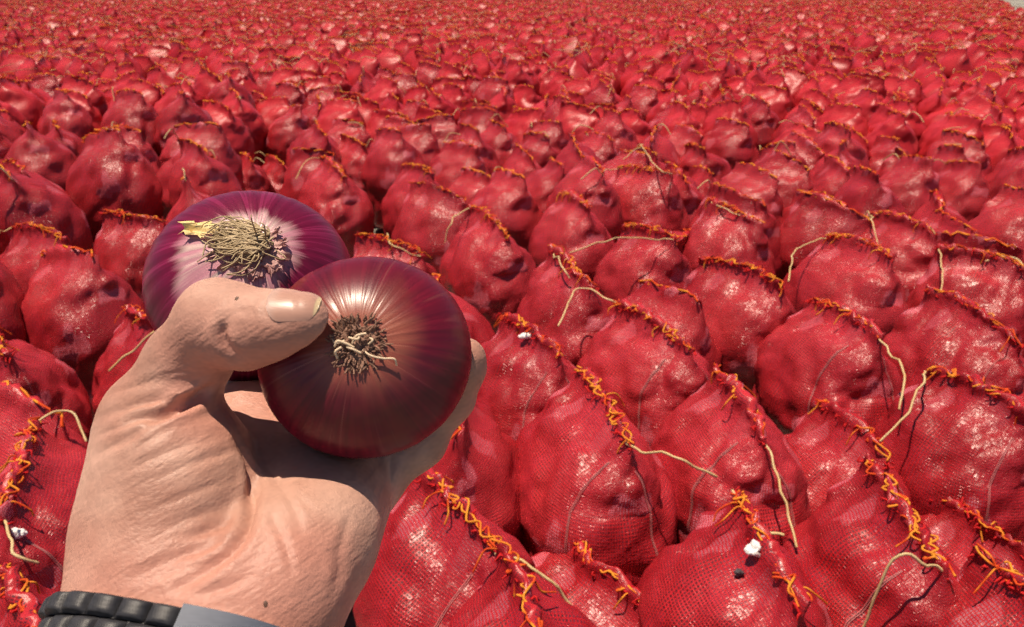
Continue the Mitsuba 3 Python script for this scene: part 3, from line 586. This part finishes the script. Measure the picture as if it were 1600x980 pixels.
def plate(o, rad, flat, dip, h, seed):
    """knobbly root disc"""
    n, m = 48, 14; vs = []
    for i in range(m):
        for j in range(n): vs.append(onion_at(o, max(.005, rad * (i + .3) / m), j / n * 6.2832, h * (1 - ((i + .3) / m) ** 3) - .0004, flat, dip))
    v = np.array(vs); x, y, a = onion_frame(o); v = v + np.outer((meshkit.noise(v * 900, seed) - .5) * .0016, a)
    i, j = np.meshgrid(np.arange(m - 1), np.arange(n), indexing='ij'); q = np.stack([i * n + j, (i + 1) * n + j, (i + 1) * n + (j + 1) % n, i * n + (j + 1) % n], -1).reshape(-1, 4)
    return W(v), q
labels['red_onion'] = {'label': 'brownish red onion held in front, round root scar facing the viewer', 'category': 'onion'}
F1 = dict(flat=.18, dip=.0014); F2 = dict(flat=.14, dip=.0012)
scene['red_onion__skin'] = {'type': 'ply', 'filename': onion_body(ON1, F1['flat'], F1['dip'], 1), 'face_normals': False, 'bsdf': {'type': 'ref', 'id': 'front_onion_material'}}
scene['red_onion__root_plate'] = mikit.ply(plate(ON1, .25, h=.0012, seed=4, **F1), 'stub_material', True)
r = np.random.default_rng(5); st = []
for k in range(230):                                    # cut root stubs, longest round the rim
    th = .27 * math.sqrt(r.random()) ** .8; ph = r.uniform(0, 6.2832); out = th / .27; a = onion_at(ON1, th, ph, -.0003 + .0008 * (1 - out), **F1)
    b = onion_at(ON1, th + (.02 + .075 * r.random()) * out, ph + r.normal() * .08, .0008 + r.random() * .0022 * (1.1 - .7 * out), **F1); st.append(tube(curve([a, (a + b) / 2 + r.normal(size=3) * .0003, b], 5), np.linspace(.00042, .00022, 5) * r.uniform(.7, 1.3), 5))
v, f = join(st); scene['red_onion__root_stubs'] = mikit.ply((W(v), f), 'stub_material', True); labels['red_onion__root_stubs'] = {'kind': 'stuff'}
def strand(o, F, path, rad, n=16): return W(tube(curve([onion_at(o, th, ph, h, **F) for th, ph, h in path], n), rad, 6)[0]), tube(curve([onion_at(o, th, ph, h, **F) for th, ph, h in path], n), rad, 6)[1]
for path, rad in (([(.10, -.9, .0010), (.20, -.75, .0020), (.31, -.55, .0018), (.40, -.42, .0024), (.46, -.52, .0012)], .00030), ([(.22, 3.35, .0022), (.18, 3.1, .0030), (.10, 3.3, .0028), (.06, 4.3, .0022)], .00038), ([(.26, 3.9, .0008), (.22, 3.6, .0028), (.15, 3.5, .0030)], .00036),
                  ([(.05, 3.4, .0018), (.06, 1.6, .0030), (.13, .75, .0026)], .00036), ([(.10, 2.6, .0020), (.03, 1.2, .0032), (.08, 1.2, .0024)], .00033), ([(.12, 5.1, .0018), (.08, 4.4, .0026), (.11, 3.6, .0022)], .00034), ([(.14, .35, .002), (.16, .1, .0028), (.12, -.15, .002)], .00032),
                  ([(.25, 3.0, .001), (.20, 3.2, .0026), (.12, 3.0, .0024)], .00034)):
    scene[numbered('red_onion__root_strand')] = mikit.ply(strand(ON1, F1, path, rad), 'strand_material', True)
labels['red_onion_001'] = {'label': 'purple onion held behind the thumb with a tuft of dry straw roots', 'category': 'onion'}
scene['red_onion_001__skin'] = {'type': 'ply', 'filename': onion_body(ON2, F2['flat'], F2['dip'], 2), 'face_normals': False, 'bsdf': {'type': 'ref', 'id': 'rear_onion_material'}}
scene['red_onion_001__root_plate'] = mikit.ply(plate(ON2, .22, h=.0010, seed=7, **F2), 'stub_material', True)
st = []; r = np.random.default_rng(8)
for k in range(130):                                    # straw-like roots combed to the left
    th = .17 * math.sqrt(r.random()); ph = r.uniform(0, 6.2832); a = onion_at(ON2, th, ph, .0003, **F2); L = r.uniform(.005, .0135)
    w = unit([-1.0 + r.normal() * .55, .05 + r.normal() * .45, .15 + .3 * r.random()]); s_ = unit(np.cross(w, ON2['axis'])) * r.normal() * .0022; up_ = ON2['axis']
    pts = [a, a + up_ * r.uniform(.0006, .0022) + w * L * .35 + s_, a + up_ * r.uniform(.0003, .0022) + w * L * .7 + s_ * 1.3, a + w * L * 1.0 - up_ * r.uniform(.0005, .003) + s_ * .5]
    pts = curve(pts, 9); q = pts - ON2['c']; rr = np.linalg.norm(q, axis=1, keepdims=True); pts = ON2['c'] + q / rr * np.maximum(rr, ON2['r'] * .905 + .0009 + .0035 * r.random() * .5)
    st.append(tube(pts, np.linspace(.00040, .00022, 9) * r.uniform(.75, 1.15), 5))
v, f = join(st); scene['red_onion_001__root_tuft'] = mikit.ply((W(v), f), 'root_material', True); labels['red_onion_001__root_tuft'] = {'kind': 'stuff', 'label': 'tuft of dry straw coloured roots combed to the left'}
def flake(o, F, th0, th1, ph, half, lift, seed, mat, nm):
    """curled scrap of dry skin standing off the onion"""
    n, m = 12, 9; rr = np.random.default_rng(seed); e0, e1 = rr.uniform(.6, 1.2, n), rr.uniform(.6, 1.2, n); vs = []
    for i in range(n):
        s = i / (n - 1)
        for j in range(m):
            t = j / (m - 1) * 2 - 1; vs.append(onion_at(o, th0 + (th1 - th0) * s * (1 + .12 * rr.normal() * s), ph + half * t * (e0[i] if t < 0 else e1[i]) * (.35 + .65 * math.sin(min(s + .25, 1) * 2.6)), .0004 + lift * s ** 1.4 * (1 + .5 * math.sin(5 * t + seed)), **F))
    v = np.array(vs); i, j = np.meshgrid(np.arange(n - 1), np.arange(m - 1), indexing='ij'); q = np.stack([i * m + j, (i + 1) * m + j, (i + 1) * m + j + 1, i * m + j + 1], -1).reshape(-1, 4); b = v - o['axis'] * .0003; k = len(v)
    rim = [*range(0, m - 1), *range(m - 1, k - 1, m), *range(k - 1, k - m, -1), *range(k - m, 0, -m)]; rq = np.array([[a, c, c + k, a + k] for a, c in zip(rim, rim[1:] + rim[:1])])
    scene[numbered('red_onion_001__' + nm)] = mikit.ply((W(np.vstack([v, b])), np.vstack([q, q[:, ::-1] + k, rq])), mat, 40)
for k, (t0, t1, ph, half, lift) in enumerate(((.17, .36, -1.0, .34, .0018), (.17, .33, -.45, .28, .0022), (.17, .38, -1.6, .30, .0014), (.16, .30, .05, .26, .0020), (.18, .34, -2.1, .3, .0015), (.2, .46, 3.4, .14, .0012), (.2, .5, 2.95, .10, .0016), (.17, .28, .6, .2, .0018), (.2, .44, 3.8, .10, .001))):
    flake(ON2, F2, t0, t1, ph, half, lift, 30 + k, 'dry_scale_material', 'dry_scale')
flake(ON2, F2, .36, .70, 2.80, .24, .0026, 60, 'yellow_scale_material', 'yellow_scale'); labels['red_onion_001__yellow_scale'] = {'label': 'flat yellow dry scale beside the root tuft'}

# ------------------------------------------------------------------ scraps lying on the sacks
scene['scrap_material'] = {'type': 'twosided', 'b': {'type': 'principled', 'base_color': {'type': 'rgb', 'value': [.70, .68, .66]}, 'roughness': .6}}
scene['dark_scrap_material'] = {'type': 'twosided', 'b': {'type': 'principled', 'base_color': {'type': 'rgb', 'value': [.06, .045, .05]}, 'roughness': .7}}
def rest(x, y):
    """where a thing seen at this place lies on the sacks"""
    v = np.vstack(NEAR_SKIN); d = unit(FWD + RIGHT * (x - 800) / FOC + UP * (490 - y) / FOC); t = (v - EYE) @ d; off = np.linalg.norm(v - EYE - t[:, None] * d, axis=1)
    return EYE + d * t[off < .009].min()
def scrap(name, px, z, size, label, mat, seed):
    s = trimesh.creation.icosphere(3); v = s.vertices * size; v = v * (1 + .95 * (meshkit.noise(v * (1.7 / max(size)), seed) - .5)[:, None]); v = v + .25 * max(size) * (meshkit.noise(v * (5 / max(size)), seed + 1) - .5)[:, None] * s.vertices
    key = numbered(name); scene[key] = mikit.ply((rest(*px) + v + [0, 0, size[2] * .4], s.faces), mat, 30); labels[key] = {'label': label, 'category': 'scrap'}
scrap('paper_scrap', (1178, 862), .527, np.array([.014, .011, .011]), 'white crumpled scrap on the stitching of the big front sack', 'scrap_material', 1)
scrap('dirt_clod', (1155, 897), .497, np.array([.008, .006, .006]), 'small dark clod lying beside the white scrap on the big front sack', 'dark_scrap_material', 2)
scrap('paper_scrap', (824, 527), .515, np.array([.020, .010, .008]), 'white scrap on the sack top right of the little finger tip', 'scrap_material', 3)
scrap('paper_scrap', (30, 835), .527, np.array([.017, .008, .009]), 'white torn scrap caught in orange yarn at the left edge', 'scrap_material', 4)
